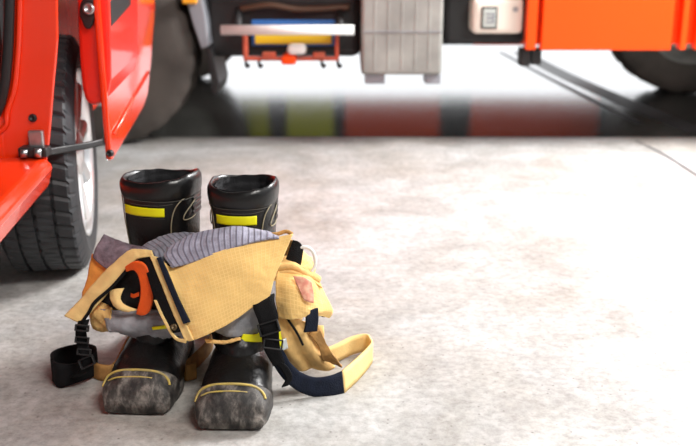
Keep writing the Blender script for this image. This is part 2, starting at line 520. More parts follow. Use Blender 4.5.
    # webbing pull loop at the back of the shaft
    pts = [fin(surf(1.5, PI, .003)), fin(surf(.9, PI, .011)), fin(surf(.35, PI, .011)) , fin(surf(.32, PI, .005)), fin(surf(.9, PI, .003))]
    V, F = [], []
    c = cr(pts, 24)
    dx = (X.to_3x3() @ Vector((1, 0, 0)))*.011
    for p in c: V += [p-dx, p+dx]
    for i in range(23): F.append((2*i, 2*i+1, 2*i+3, 2*i+2))
    mod_solid(link('pull_loop', V, F, M['web'], root), .002)
    return root

RB = Vector((-.189, 1.660, 0)); LB = Vector((-.349, 1.714, 0))
make_boot('black firefighting boot nearer the red car, set slightly farther back', LB, math.radians(-3), 1.3, 1.14, math.radians(-16), 1.0, .3)
make_boot('black firefighting boot on the open floor side, its scuffed toe nearest the camera', RB, math.radians(-1), 7.7, .98, math.radians(-3), .2)

# ------------------------------------------------------------------ turnout trousers slumped round the boots
T = thing('turnout_trousers', 'tan firefighter trousers with grey lining slumped around the two black boots', 'trousers', (-.25, 1.66, 0))

def leg_ring(name, c, prof, m, seed, amp=.006, a0=0., a1=2*PI, nph=72, nz=26, thick=None):
    """prof: list of (z, front, side, back) radii"""
    V, F, UV = [], [], []
    closed = abs(a1-a0-2*PI) < 1e-6
    pts = [Vector((z, f, s)) for z, f, s, b in prof]; bk = [Vector((b, 0, 0)) for z, f, s, b in prof]
    A = cr(pts, nz); Bk = cr(bk, nz)
    cols = nph if closed else nph+1
    for j in range(nz):
        z, f, s = A[j]; b = Bk[j].x
        for k in range(cols):
            ph = a0 + (a1-a0)*k/nph
            cc, ss = math.cos(ph), math.sin(ph)
            r = f if cc > 0 else b
            q = Vector((math.sin(ph)*2.2+seed, math.cos(ph)*2.2, z*42))
            d = amp*(noise.noise(q)+.6*noise.noise(q*2.2))
            V.append(Vector((c.x + ss*(s+d), c.y - cc*(r+d), max(.003, z + d*.35))))
            UV.append((ph*.09, z))
    for j in range(nz-1):
        for k in range(nph):
            l = (k+1) % cols if closed else k+1
            F.append((j*cols+k, j*cols+l, (j+1)*cols+l, (j+1)*cols+k))
    o = link(name, V, F, m, T, True, UV)
    if thick: mod_solid(o, thick)
    return o
LEGP = [(.190, .070, .062, .075), (.192, .105, .073, .09), (.170, .136, .077, .097), (.140, .146, .077, .098), (.112, .138, .072, .09), (.108, .110, .062, .078)]
leg_ring('trouser_leg', RB, LEGP, M['grey'], 3.1)
leg_ring('trouser_leg', LB, [(z-.002, f-.010, s, b) for z, f, s, b in LEGP], M['grey'], 9.4)
CUF = [(.128, .100, .060, .075), (.126, .140, .066, .083), (.112, .158, .066, .084), (.096, .164, .064, .082), (.088, .158, .062, .08), (.090, .14, .058, .07)]
leg_ring('leg_cuff', RB, CUF, M['leather'], 5.5, .004)
leg_ring('leg_cuff', LB, CUF, M['leather'], 2.5, .004)

# seat of the trousers: open ring of crumpled canvas round the sides and back of both boots
body = []
for zz, grow in ((.225, -.016), (.21, .004), (.18, .014), (.14, .010), (.10, .0)):
    row = []
    for k in range(15):
        ph = math.radians(38 + (292-38)*k/14)
        row.append(Vector((-.262 + math.sin(ph)*(.185+grow), 1.70 - math.cos(ph)*(.125+grow), zz - (.03 if k > 11 else 0))))
    body.append(row)
panel('seat', body, M['tan'], T, 110, 34, .003, .012, 20, 3.3)

# black sheet behind the open fly, its colour standing in for the shade inside
panel('inside_dark', [[(104, 286, 1.610), (122, 273, 1.605), (142, 258, 1.595), (175, 256, 1.582)],
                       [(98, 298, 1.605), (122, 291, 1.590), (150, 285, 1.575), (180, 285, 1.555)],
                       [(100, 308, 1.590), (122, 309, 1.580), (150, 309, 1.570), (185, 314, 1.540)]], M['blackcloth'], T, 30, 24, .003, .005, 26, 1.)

# front flap
flap_fold = lambda u, v: .0035*math.sin(u*PI*3+v*2.0)*(1-u*.4) + .0025*math.sin(u*9-v*5)
panel('front_flap', [[(158, 258, 1.545), (176, 267, 1.535), (215, 254, 1.540), (256, 241, 1.550), (293, 234, 1.562)],
                     [(168, 285, 1.520), (186, 291, 1.512), (222, 279, 1.516), (258, 266, 1.528), (284, 256, 1.545)],
                     [(177, 312, 1.502), (193, 316, 1.497), (226, 303, 1.503), (256, 289, 1.516), (274, 277, 1.532)],
                     [(187, 341, 1.490), (199, 338, 1.488), (230, 323, 1.495), (255, 306, 1.508), (268, 298, 1.522)]],
      M['tan'], T, 64, 48, .004, .0022, 24, 8., fold=flap_fold)
# grey quilted lining turned out over the flap's top edge
panel('quilted_lining', [[(168, 249, 1.566), (190, 236, 1.575), (215, 229, 1.580), (240, 227, 1.583), (262, 231, 1.582), (277, 235, 1.575)],
                         [(164, 256, 1.551), (186, 248, 1.553), (214, 240, 1.556), (240, 234, 1.561), (263, 234, 1.566), (278, 236, 1.566)],
                         [(172, 268, 1.530), (192, 262, 1.531), (216, 254, 1.5345), (240, 246, 1.541), (263, 240, 1.549), (279, 237, 1.556)]],
      M['grey_quilt'], T, 60, 30, .004, .002, 30, 2.)
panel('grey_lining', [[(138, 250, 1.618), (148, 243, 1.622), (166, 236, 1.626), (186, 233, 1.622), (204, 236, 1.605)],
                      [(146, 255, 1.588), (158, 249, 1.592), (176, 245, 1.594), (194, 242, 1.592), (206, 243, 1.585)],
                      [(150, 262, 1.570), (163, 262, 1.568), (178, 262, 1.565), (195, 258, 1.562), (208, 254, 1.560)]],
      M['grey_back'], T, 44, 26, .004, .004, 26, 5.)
# pale hem tape along the flap's right shoulder and brown rolled hem
tubes('rolled_hem', [cr([P(266, 235, 1.572), P(277, 234, 1.572), P(286, 231.5, 1.573), P(292, 234, 1.567)], 20)], .0036, M['tan_dark'], T, 10)

# fly: tan edge strip, black facing with press stud, navy welt
panel('fly_edge', [[(150, 256, 1.548), (154, 256, 1.546), (160, 258, 1.541)],
                   [(161, 283, 1.523), (166, 284, 1.520), (171, 286, 1.515)],
                   [(172, 310, 1.505), (177, 311, 1.502), (181, 312, 1.498)],
                   [(184, 338, 1.490), (189, 341, 1.488), (194, 340, 1.484)]], M['tan_edge'], T, 10, 50, .004, .001, 40)
panel('fly_facing', [[(143, 258, 1.556), (148, 257, 1.552), (153, 257, 1.549)],
                     [(151, 286, 1.532), (157, 285, 1.527), (164, 284, 1.522)],
                     [(159, 310, 1.514), (167, 310, 1.508), (175, 311, 1.504)],
                     [(172, 333, 1.500), (179, 332, 1.496), (187, 330, 1.493)]], M['web'], T, 12, 50, .004, .001, 40)
panel('fly_edge', [[(154, 300, 1.520), (157, 300, 1.519)], [(162, 318, 1.506), (165, 318, 1.505)], [(174, 338, 1.4955), (176, 337, 1.4945)], [(186, 343, 1.488), (187, 339, 1.487)]],
      M['tan_edge'], T, 6, 40, .004, .0)
panel('zip_welt', [[(157, 258, 1.539), (161, 257, 1.538)], [(164, 276, 1.522), (169, 275, 1.520)], [(173, 298, 1.505), (178, 297, 1.503)], [(184, 324, 1.489), (190, 322, 1.487)]],
      M['navy'], T, 8, 50, .005, .0)
def disc(name, c, nrm, r, h, m, par, hole=0.):
    nrm = nrm.normalized(); s = nrm.cross(Vector((0, 0, 1))).normalized(); w = s.cross(nrm)
    V, F = [], []; n = 24
    prof = [(r, 0), (r, h*.6), (r*.8, h), (r*.55, h), (r*.45, h*.6), (0.0001, h*.55)]
    for rr, d in prof:
        for k in range(n):
            a = 2*PI*k/n; V.append(c + s*(rr*math.cos(a)) + w*(rr*math.sin(a)) + nrm*d)
    for i in range(len(prof)-1):
        for k in range(n):
            l = (k+1) % n; F.append((i*n+k, i*n+l, (i+1)*n+l, (i+1)*n+k))
    return link(name, V, F, m, par)
disc('press_stud', P(174, 327, 1.4965), Vector((0, -1, .45)), .0058, .004, M['brass'], T)

# open left side of the waist
panel('waistband', [[(65, 316, 1.577), (80, 300, 1.582), (102, 275, 1.586), (127, 252, 1.590), (139, 249.5, 1.585), (152, 251, 1.574)],
                    [(73, 320, 1.570), (88, 305, 1.573), (108, 281, 1.576), (131, 257, 1.580), (141, 253.5, 1.578), (153, 254, 1.568)],
                    [(81, 323, 1.566), (94, 309, 1.568), (113, 287, 1.571), (134, 262, 1.573), (143, 258, 1.570), (153, 257, 1.564)]], M['tan_edge'], T, 60, 14, .005, .0022, 34)
tubes('zip', [cr([P(82, 322, 1.562), P(89, 312, 1.563), P(95, 302, 1.565), P(112, 287, 1.567), P(134, 263.5, 1.569), P(151, 258, 1.560)], 60)], .0032, M['web'], T, 8)
panel('waist_side', [[(93, 254, 1.645), (104, 264, 1.625), (118, 270, 1.604), (126, 270, 1.594)],
                     [(88, 275, 1.630), (98, 280, 1.612), (108, 282, 1.595), (114, 284, 1.588)],
                     [(81, 302, 1.610), (88, 303, 1.600), (95, 302, 1.590), (100, 300, 1.584)]], M['amber'], T, 24, 24, .004, .003, 30, 4.)
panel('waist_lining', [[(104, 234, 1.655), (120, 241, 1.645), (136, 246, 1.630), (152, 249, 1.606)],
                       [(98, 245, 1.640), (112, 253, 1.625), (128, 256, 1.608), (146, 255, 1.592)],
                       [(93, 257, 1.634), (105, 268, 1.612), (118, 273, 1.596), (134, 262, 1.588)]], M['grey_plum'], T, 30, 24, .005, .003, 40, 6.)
# cloth fold under the opening
panel('knee_fold', [[(92, 303, 1.600), (101, 302, 1.592), (112, 308, 1.580)],
                    [(90, 316, 1.590), (99, 318, 1.575), (110, 320, 1.562)],
                    [(94, 328, 1.592), (102, 332, 1.582), (110, 331, 1.574)]], M['tan_plain'], T, 24, 20, .004, .006, 40, 2.)
# orange pull tab and tan loop in the opening
def strap(name, path, wid, m, thick=.003, n=60, par=None, up=None):
    """flat webbing through path of Vectors, its width along wid (Vector or list of Vectors)"""
    c = cr(path, n)
    wd = cr(wid, n) if isinstance(wid, list) else [wid]*n
    V, F, UV = [], [], []
    ln = 0.
    for i in range(n):
        if i: ln += (c[i]-c[i-1]).length
        for k in range(5):
            V.append(c[i] + wd[i]*(k/4-.5)); UV.append((ln, k*.01))
    for i in range(n-1):
        for k in range(4):
            F.append((i*5+k, i*5+k+1, (i+1)*5+k+1, (i+1)*5+k))
    return mod_solid(link(name, V, F, m, par or T, True, UV), thick)
panel('pull_tab', [[(126, 266, 1.566), (127, 271, 1.568)], [(135, 261.5, 1.556), (134, 269.5, 1.560)], [(146, 265, 1.546), (138.5, 274, 1.552)], [(152, 279, 1.540), (141, 284, 1.547)],
                   [(153, 296, 1.537), (141, 297, 1.544)], [(149, 312, 1.538), (137.5, 311, 1.546)], [(141, 315, 1.546), (137, 313, 1.550)]], M['orange'], T, 10, 50, .006, .0)
strap('pull_tab', [P(131, 295, 1.570), P(134, 296, 1.560), P(139, 294, 1.552)], Vector((0, .004, .006)), M['orange'], .002, 12)
panel('tan_loop', [[(110, 291, 1.572), (116, 289, 1.566), (124, 288, 1.566)],
                   [(111, 299, 1.562), (116, 299, 1.556), (120.5, 298, 1.560)],
                   [(115, 306, 1.556), (120, 307, 1.550), (125, 305, 1.552)],
                   [(124, 311, 1.552), (130, 311.5, 1.548), (139, 310, 1.548)]], M['tan_edge'], T, 14, 24, .004, .002, 60)
panel('leg_lining', [[(101, 309, 1.580), (122, 310, 1.572), (148, 309, 1.563), (168, 312, 1.545), (184, 319, 1.535)],
                     [(105, 320, 1.570), (124, 321, 1.556), (148, 320, 1.550), (170, 322, 1.540), (187, 326, 1.532)],
                     [(112, 330, 1.570), (127, 333, 1.556), (150, 335, 1.550), (171, 333, 1.543), (190, 333, 1.535)],
                     [(120, 333, 1.580), (132, 336, 1.572), (150, 338, 1.568), (172, 335, 1.560), (190, 334, 1.545)]], M['grey'], T, 50, 30, .004, .004, 30, 12., fold=lambda u, v: .0025*math.sin(v*9+u*3))
# hi-vis strips on the legs
panel('reflective_strip', [[(152, 327, 1.543), (166, 325, 1.537), (184, 322, 1.526)], [(153, 330, 1.541), (167, 328.5, 1.535), (185, 326, 1.524)]], M['yellow'], T, 14, 4, .003)
panel('leg_hem', [[(205, 339, 1.512), (215, 340, 1.506), (226, 340, 1.503), (240, 337, 1.506)],
                  [(206, 343, 1.509), (216, 343.5, 1.502), (227, 343, 1.500), (241, 340, 1.504)]], M['tan_plain'], T, 40, 8, .004, .004, 60, 1.)
panel('reflective_strip', [[(243, 334, 1.516), (256, 334, 1.516), (268, 328, 1.522), (280, 330, 1.532)],
                           [(240, 341, 1.512), (256, 342, 1.512), (270, 342, 1.518), (283, 348, 1.532)]], M['yellow'], T, 24, 6, .003)
panel('silver_strip', [[(276, 342, 1.529), (286, 338, 1.537)], [(279, 352, 1.528), (288, 348, 1.536)]], M['silver'], T, 8, 6, .0035)

# right-hand side: pocket bellows, badge, patch and the crumpled leg below
panel('pocket_flap', [[(280, 262, 1.572), (292, 268, 1.572), (310, 274, 1.580), (322, 285, 1.592)],
                      [(276, 280, 1.550), (292, 284, 1.545), (312, 291, 1.555), (329, 301, 1.582)],
                      [(276, 300, 1.540), (293, 303, 1.530), (312, 309, 1.540), (332, 311, 1.582)],
                      [(279, 318, 1.538), (295, 318, 1.530), (310, 316, 1.541), (328, 316, 1.584)]], M['tan'], T, 44, 36, .005, .0035, 20, 5., fold=lambda u, v: .003*math.sin(u*8+v*3))
panel('pocket_fold', [[(278, 258, 1.575), (290, 256, 1.585), (301, 264, 1.592), (318, 276, 1.60)],
                      [(276, 266, 1.560), (292, 266, 1.562), (304, 272, 1.566), (320, 281, 1.580)],
                      [(277, 274, 1.556), (293, 273, 1.560), (308, 279, 1.566), (321, 288, 1.58)]], M['tan_plain'], T, 36, 20, .004, .003, 30, 9., fold=lambda u, v: .003*math.sin(v*9+u*2))
panel('badge', [[(293, 276, 1.542), (303, 277, 1.541), (311, 281, 1.546)], [(298, 287, 1.5335), (306, 290, 1.536), (313, 293, 1.543)], [(304, 300, 1.531), (309, 302, 1.532), (313, 303, 1.538)]], M['badge'], T, 14, 12, .004, .0)
disc('badge_emblem', P(306, 292, 1.537), Vector((0, -1, .4)), .0035, .0015, M['navy'], T)
panel('hook_patch', [[(305, 311, 1.535), (318, 308, 1.545)], [(306, 322, 1.534), (318, 320, 1.544)], [(304, 332, 1.535), (317, 331, 1.545)]], M['navy'], T, 12, 14, .004, .001, 40)
boxes('cord_lock', [(lambda c: (c.x-.005, c.x+.005, c.y-.004, c.y+.004, c.z-.009, c.z+.009))(P(324, 312, 1.578))], M['black'], T, .002)
panel('lower_leg', [[(276, 310, 1.552), (290, 316, 1.548), (305, 322, 1.556), (322, 325, 1.580)],
                    [(278, 332, 1.546), (294, 336, 1.544), (308, 338, 1.556), (322, 340, 1.585)],
                    [(281, 352, 1.560), (297, 355, 1.560), (312, 354, 1.572), (328, 356, 1.598)],
                    [(284, 364, 1.585), (300, 368, 1.583), (316, 370, 1.592), (334, 367, 1.615)]], M['tan_plain'], T, 50, 40, .005, .003, 22, 7., fold=lambda u, v: .005*math.sin((u*1.0-v*.5)*PI*4))
panel('leg_fold', [[(309, 333, 1.555), (320, 330, 1.563)], [(318, 345, 1.562), (330, 350, 1.575)], [(322, 360, 1.580), (342, 366, 1.602)]], M['tan_dark'], T, 14, 24, .005, .004, 40, 3.)
tubes('leg_zip', [cr([P(281, 311, 1.540), P(289, 321, 1.535), P(297, 333, 1.535), (P(303, 345, 1.540))], 30)], .0022, M['web'], T, 8)
# D-ring tab
panel('ring_tab', [[(293, 240, 1.592), (299, 242, 1.588), (303, 248, 1.588)], [(288, 254, 1.580), (295, 257, 1.576), (301, 261, 1.580)], [(282, 271, 1.572), (289, 273, 1.566), (297, 275, 1.572)]], M['web'], T, 12, 24, .005, .001, 40)
tubes('white_ring', [cr([P(297, 248.5, 1.586), P(306, 247, 1.586), P(313, 252, 1.585), P(315.5, 262, 1.583), P(312, 271, 1.580), P(305, 276, 1.577), P(300, 275, 1.575)], 48)], .0031, M['white'], T, 10)

# right brace: black webbing over the flap's corner, buckle, then a strap looping out over the floor
strap('brace_webbing', [P(264, 297, 1.521), P(264, 305, 1.509), P(268, 318, 1.500), P(270, 332, 1.496), P(272, 348, 1.502), P(279, 364, 1.513)],
      [Vector((.036, .004, .010)), Vector((.036, .004, .012)), Vector((.034, .004, .008)), Vector((.030, .003, .0)), Vector((.028, .003, .0)), Vector((.020, .003, .006))], M['web'], .004)
def buckle(px, py, y, w, h, rz):
    c = P(px, py, y); X = Matrix.Translation(c) @ Matrix.Rotation(rz, 4, 'Y') @ Matrix.Rotation(-.35, 4, 'X')
    b = .0035
    L = [(-w, w, -b, b, h-.0025, h), (-w, w, -b, b, -h, -h+.0025), (-w, -w+.003, -b, b, -h, h), (w-.003, w, -b, b, -h, h)]
    return boxes('buckle', L, M['black'], T, .0012, X)
buckle(269, 328, 1.491, .0185, .011, math.radians(-18))
buckle(273, 344, 1.494, .017, .009, math.radians(8))
up4 = Vector((0, 0, .040))
def onfloor(px, py, h=.040, t=0.002):
    g = G(px, py); return Vector((g.x, g.y, h/2 + t))
A, B_, C_, D_ = onfloor(287, 380), onfloor(313, 396), onfloor(345, 394), onfloor(371, 364)
strap('strap', [P(276, 352, 1.520), P(281, 362, 1.520), P(288, 372, 1.524), P(300, 384, 1.530)+Vector((0,0,.004)), P(315, 387, 1.536) , P(331, 386, 1.542), P(343, 382, 1.552)],
      [Vector((.020, .0, .014)), Vector((.020, .002, .022)), Vector((.010, .002, .034)), Vector((.006, .004, .034)), Vector((.002, .004, .036)), Vector((-.002, .006, .038)), Vector((-.004, .006, .040))], M['navy'], .003)
g1 = P(343, 382, 1.552); g2 = onfloor(371, 364); g3 = onfloor(366, 355); g4 = onfloor(352, 356); g5 = onfloor(335, 364); g6 = onfloor(318, 370)
lean = Vector((-.004, .006, .040))
strap('strap_end', [g1, (g1+g2)/2 + Vector((.002, -.003, 0)), g2, (g2+g3)/2 + Vector((.004, .004, 0)), g3 + Vector((0, .008, 0)), g4, g5, g6],
      [lean, Vector((-.002, .008, .040)), Vector((.0, .008, .038)), Vector((0, .004, .038)), Vector((.0, .0, .038)), Vector((0, 0, .038)), Vector((0, 0, .036)), Vector((0, 0, .034))], M['tan_edge'], .0035)
strap('strap_tail', [P(278, 362, 1.512), P(285, 369, 1.512), P(289, 378, 1.514), P(285, 386, 1.520)], Vector((.012, .0, .004)), M['web'], .003, 24)

# left brace: laddered black webbing, buckle and a black elastic loop lying on the floor
strap('brace_webbing', [P(84, 320, 1.566), P(81, 332, 1.556), P(83, 346, 1.552), P(87, 358, 1.550), P(84, 370, 1.556), P(76, 376, 1.566)], Vector((.019, .004, .002)), M['web'], .004)
for (px, py) in ((82, 328), (82, 340), (84, 352)):
    buckle(px, py, 1.549, .0125, .006, math.radians(6))
buckle(87, 362, 1.545, .0145, .009, math.radians(-25))
lg = [G(54, 383), G(60, 388), G(75, 386), G(93, 379), G(97, 371), G(85, 366), G(66, 368), G(55, 376)]
lg = [p + Vector((0, 0, .025)) for p in lg]
strap('elastic_loop', lg + [lg[0]], [Vector((0, 0, .042 + .006*math.sin(i*1.9))) for i in range(9)], M['web'], .005, 80)
strap('floor_strap', [onfloor(92, 377, .03), onfloor(104, 381, .03), onfloor(116, 378, .03), Vector((-.432, 1.72, .017)), Vector((-.42, 1.82, .017)), Vector((-.35, 1.85, .017)), Vector((-.285, 1.81, .017)),
      Vector((-.272, 1.72, .017)), onfloor(186, 379, .03), onfloor(197, 379, .03)], Vector((0, .004, .030)), M['tan_dark'], .004, 110)

# ------------------------------------------------------------------ red car
CAR_A = math.radians(5.4)
e_f = Vector((-math.sin(CAR_A), math.cos(CAR_A), 0)); e_r = Vector((math.cos(CAR_A), math.sin(CAR_A), 0))
CAR = thing('car', 'red car at the left edge with its door swung wide open', 'car', (-.9, 2.3, 0))
def car_wheel(center, R, halfw, rimr, yaw, parent):
    X = Matrix.Translation(center) @ Matrix.Rotation(yaw, 4, 'Z')
    hw = halfw
    prof = [(-hw*.82, rimr), (-hw*.98, rimr+.02), (-hw*1.03, rimr+.05), (-hw*.98, R-.03), (-hw*.86, R-.008)]
    ribs = [-.84, -.52, -.48, -.40, -.36, -.06, -.02, .02, .06, .36, .40, .48, .52, .84]
    prof += [(-hw*.80, R-.003)]
    # ribs and grooves across the tread
    g = .008
    tread = [(-.80, 0), (-.50, 0), (-.49, g), (-.42, g), (-.41, 0), (-.06, 0), (-.05, g), (.03, g), (.04, 0), (.40, 0), (.41, g), (.48, g), (.49, 0), (.80, 0)]
    for w, d in tread: prof.append((hw*w, R-.002-d + (-.002*(abs(w)/.8)**2)))
    prof += [(hw*.86, R-.008), (hw*.98, R-.03), (hw*1.03, rimr+.05), (hw*.98, rimr+.02), (hw*.82, rimr)]
    SEGS = 240
    def rf(i, w, r, k):
        aw = abs(w)/hw
        ph = k + int(w/hw*6)
        if r > R-.02:
            if aw > .5 and (ph % 5 == 0): return r-.005
            if aw <= .5 and (ph % 5 == 2): return r-.004
        return r
    V, F = lathe(prof, None, SEGS, rf)
    ty = link('tyre', [X @ v for v in V], F, M['tyre'], parent, False)
    for p in ty.data.polygons: p.use_smooth = False
    # raised sidewall rings
    # rim: barrel, lip, spokes, hub
    bar = [(-hw*.82, rimr+.004), (-hw*.80, rimr-.012), (-hw*.3, rimr-.03), (hw*.5, rimr-.02), (hw*.84, rimr-.004), (hw*.96, rimr+.008), (hw*.97, rimr+.012), (hw*.84, rimr+.006)]
    V, F = lathe(bar, None, 72)
    rim = link('rim', [X @ v for v in V], F, M['alloy'], ty)
    V, F = lathe([(-hw*.2, .0001), (-hw*.2, rimr-.03)], None, 48)
    link('brake_disc', [X @ v for v in V], F, M['chassis'], ty)
    sv, sf = [], []
    for s in range(9):
        a = 2*PI*s/9 + .15
        ca, sa = math.cos(a), math.sin(a)
        def pt(rad, tang, w): return Vector((w, rad*ca - tang*sa, rad*sa + tang*ca))
        n = len(sv)
        for rad, tw, wf, wb in ((.03, .013, hw*.80, hw*.45), (rimr*.55, .012, hw*.86, hw*.5), (rimr-.006, .019, hw*.90, hw*.6)):
            sv += [pt(rad, -tw, wf-.006), pt(rad, -tw*.5, wf), pt(rad, tw*.5, wf), pt(rad, tw, wf-.006), pt(rad, tw, wb), pt(rad, -tw, wb)]
        for q in range(2):
            for k in range(6):
                l = (k+1) % 6
                sf.append((n+q*6+k, n+q*6+l, n+q*6+6+l, n+q*6+6+k))
        sf.append(tuple(n+k for k in range(5, -1, -1))); sf.append(tuple(n+12+k for k in range(6)))
    link('spokes', [X @ v for v in sv], sf, M['alloy'], ty, False)
    V, F = lathe([(hw*.4, .055), (hw*.82, .055), (hw*.88, .048), (hw*.88, .03), (hw*.92, .028), (hw*.92, .0001)], None, 36)
    link('hub_cap', [X @ v for v in V], F, M['alloy'], ty)
    return ty
WC = Vector((-.752, 2.262, .285))
car_wheel(WC + Vector((.024, -.012, 0)), .285, .092, .192, CAR_A + math.radians(4.5), CAR)

def carpt(px, py, y): return P(px, py, y)
# door pillar: the red jamb facing the camera, curved opening edge on its left
JY = 1.94
jl = [(14, -60), (12, -20), (11, 0), (10, 35), (8, 65), (5, 90), (-2, 112), (-14, 130), (-40, 146), (-90, 156)]
jr = [(-90, 178), (-20, 176), (20, 172), (46, 166), (48, 150), (50, 130), (54, 80), (56, 60), (57.5, 40), (57, 0), (55, -60)]
poly = [P(x, y, JY) for x, y in jl + jr]
jam = extrude('door_pillar', poly, e_f*.014, M['red'], CAR, .004)
# soft raised flange along the opening
fl_path = [P(x+9, y, JY-.004) for x, y in jl[:7]] + [P(4, 128, JY-.004), P(-25, 145, JY-.004)]
tubes('pillar_flange', [cr(fl_path, 40)], .006, M['red'], CAR, 10)
tubes('door_seal', [cr([P(x-1.5, y, JY-.012) for x, y in jl], 40)], .011, M['black'], CAR, 10)
# dark cabin interior seen past the seal
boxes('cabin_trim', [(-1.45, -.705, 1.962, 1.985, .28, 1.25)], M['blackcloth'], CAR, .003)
# sill: stepped red ledge running towards the camera
def car_y(px_pt, y):       # move along the car's axis to distance y
    return px_pt + e_f*((y - px_pt.y)/e_f.y)
sec = [P(22, 157, 1.93), P(44, 157, 1.93), P(52.5, 164, 1.93), P(52.5, 168, 1.93), P(49, 186, 1.93), P(30, 190, 1.93), P(-30, 190, 1.93), P(-40, 158, 1.93)]
sill = extrude('sill', sec, -e_f*1.1, M['red'], CAR, .006)
tubes('sill_ridge', [[P(30, 160, 1.94) + Vector((0,0,.001)), P(30, 160, 1.94) - e_f*1.05]], .005, M['red'], CAR, 8)
# bolts, latch and check strap
def knob(name, px, py, y, r, h, m, par):
    return disc(name, P(px, py, y), Vector((0, -1, .2)), r, h, m, par)
knob('grommet', 33, 118, JY, .0085, .006, M['black'], CAR)
boxes('hinge_bracket', [pxbox(29, 131, 42, 149, JY-.012, .03)], M['steel'], CAR, .003)
boxes('check_strap_mount', [pxbox(18, 148, 46, 158, JY-.03, .035)], M['black'], CAR, .004)
tubes('hinge_bolt', [[P(24, 150, JY-.035), P(24, 157, JY-.035)], [P(38, 149, JY-.035), P(38, 157, JY-.035)]], .007, M['steel'], CAR, 12)
strap('check_strap', [P(40, 153, JY-.02), P(62, 149.5, 1.985), P(84, 146, 2.03), P(106, 141, 2.09)], Vector((0, .004, .014)), M['black'], .012, 20, CAR)

# wheel arch, wing and body shell behind the door
arch_o = []
def carside(s, h, off=0.):   # s along the car from the wheel centre, h height
    b = WC + e_f*s + e_r*(.062+off); return Vector((b.x, b.y, h))
shell = [(-.33, .30), (-.33, .36)]
for k in range(0, 13):
    a = PI - PI*k/12
    shell.append((.325*math.cos(a), max(.30, .285+.325*math.sin(a))))
shell = [(-.33, 1.25)] + [(-.325, .30)] + [(.325*math.cos(PI-PI*k/16), .29+.325*math.sin(PI-PI*k/16)) for k in range(1, 16)] + [(.33, .24), (.96, .26), (.99, .7), (.94, .85), (.5, 1.0), (.0, 1.25)]
extrude('wing', [carside(s, h, -.055) for s, h in shell], -e_r*.03, M['red'], CAR, .003)
lin = []
V, F = [], []
for k in range(17):
    a = PI - PI*k/16
    for off in (-.30, -.09):
        V.append(carside(.322*math.cos(a), .29+.322*math.sin(a), off))
for k in range(16): F.append((2*k, 2*k+1, 2*k+3, 2*k+2))
mod_solid(link('wheel_arch_liner', V, F, M['black'], CAR), .006)
def cb(s0, s1, o0, o1, z0, z1):
    ps = [(s0, o0), (s0, o1), (s1, o1), (s1, o0)]
    return [carside(s, z0, o) for s, o in ps], Vector((0, 0, z1-z0))
po, ve = cb(-.28, .95, -.70, -.30, .30, .95); extrude('engine_bay', po, ve, M['chassis'], CAR, .01)
po, ve = cb(-.28, .25, -.30, -.042, .60, 1.2); extrude('arch_gap_shade', po, ve, M['black'], CAR, .004)  # added black block; the shade of the gap is put into its colour
po, ve = cb(-.30, 1.0, -1.50, -.095, .92, 1.0); extrude('bonnet', po, ve, M['red'], CAR, .02)
po, ve = cb(-.37, -.325, -.10, -.02, 1.0, 1.42); extrude('windscreen_pillar', po, ve, M['red'], CAR, .01)
# door: outer skin, inner shell edge, grommet, pull handle, buffer
DN = P(112, 160, 2.08); ang = math.radians(5.2)
d_f = Vector((-math.sin(ang), math.cos(ang), 0)); d_r = Vector((math.cos(ang), math.sin(ang), 0))
DOOR = extrude('door', [Vector((0, 0, 0))]*3, Vector((0, 0, 1)), M['red'], None) if False else None
def dp(s, h, off=0.): return Vector((DN.x, DN.y, 0)) + d_f*s + d_r*off + Vector((0, 0, h))
zb = DN.z
outl = [(0.0, zb), (.02, zb-.004), (.62, zb+.012), (.74, zb+.03), (.86, zb+.10), (1.08, zb+.26), (1.12, .95), (.50, 1.02), (.02, 1.05), (-.012, .85), (-.012, .55), (-.004, .40)]
skin = extrude('door', [dp(s, h) for s, h in outl], -d_r*.014, M['red'], CAR, .005)
# pressed ribs on the skin
def rib(s0, h0, s1, h1, w):
    a, b = dp(s0, h0, .002), dp(s1, h1, .002)
    return [a, b]
tubes('pressed_rib', [rib(.04, .36, .78, .40, 0)], .004, M['red'], skin, 8)
boxes('pull_handle', [(.0, .018, .06, .40, .595, .655)], M['black'], skin, .006, Matrix.Translation(dp(0, 0, 0)) @ Matrix.Rotation(ang, 4, 'Z') @ Matrix.Rotation(math.radians(4), 4, 'X'))
# inner shell: rounded lower end, set back from the skin
DY = 2.085
ie = [(109, -60), (109, 0), (110.5, 40), (111, 80), (108, 97), (101, 104), (92, 106), (85.5, 101), (82, 88), (79.5, 60), (78, 30), (77, 0), (76, -60)]
inn = extrude('inner_shell', [P(x, y, DY) for x, y in ie], d_f*.5, M['red_in'], skin, .008)
# rubber boot for the wiring
V = [(0, 0)]
el = [P(89 + 8.5*math.cos(2*PI*k/24)*(1 if math.sin(2*PI*k/24) < .3 else .8), 12 + 17*math.sin(2*PI*k/24), DY-.002) for k in range(24)]
extrude('wiring_grommet', el, Vector((0, -.012, 0)), M['black'], skin, .005)
disc('grommet_cap', P(89, 9, DY-.014), Vector((0, -1, .2)), .013, .008, M['steel'], skin)
disc('door_buffer', P(111, 153, 2.075), Vector((-.2, -1, .1)), .008, .012, M['black'], skin)

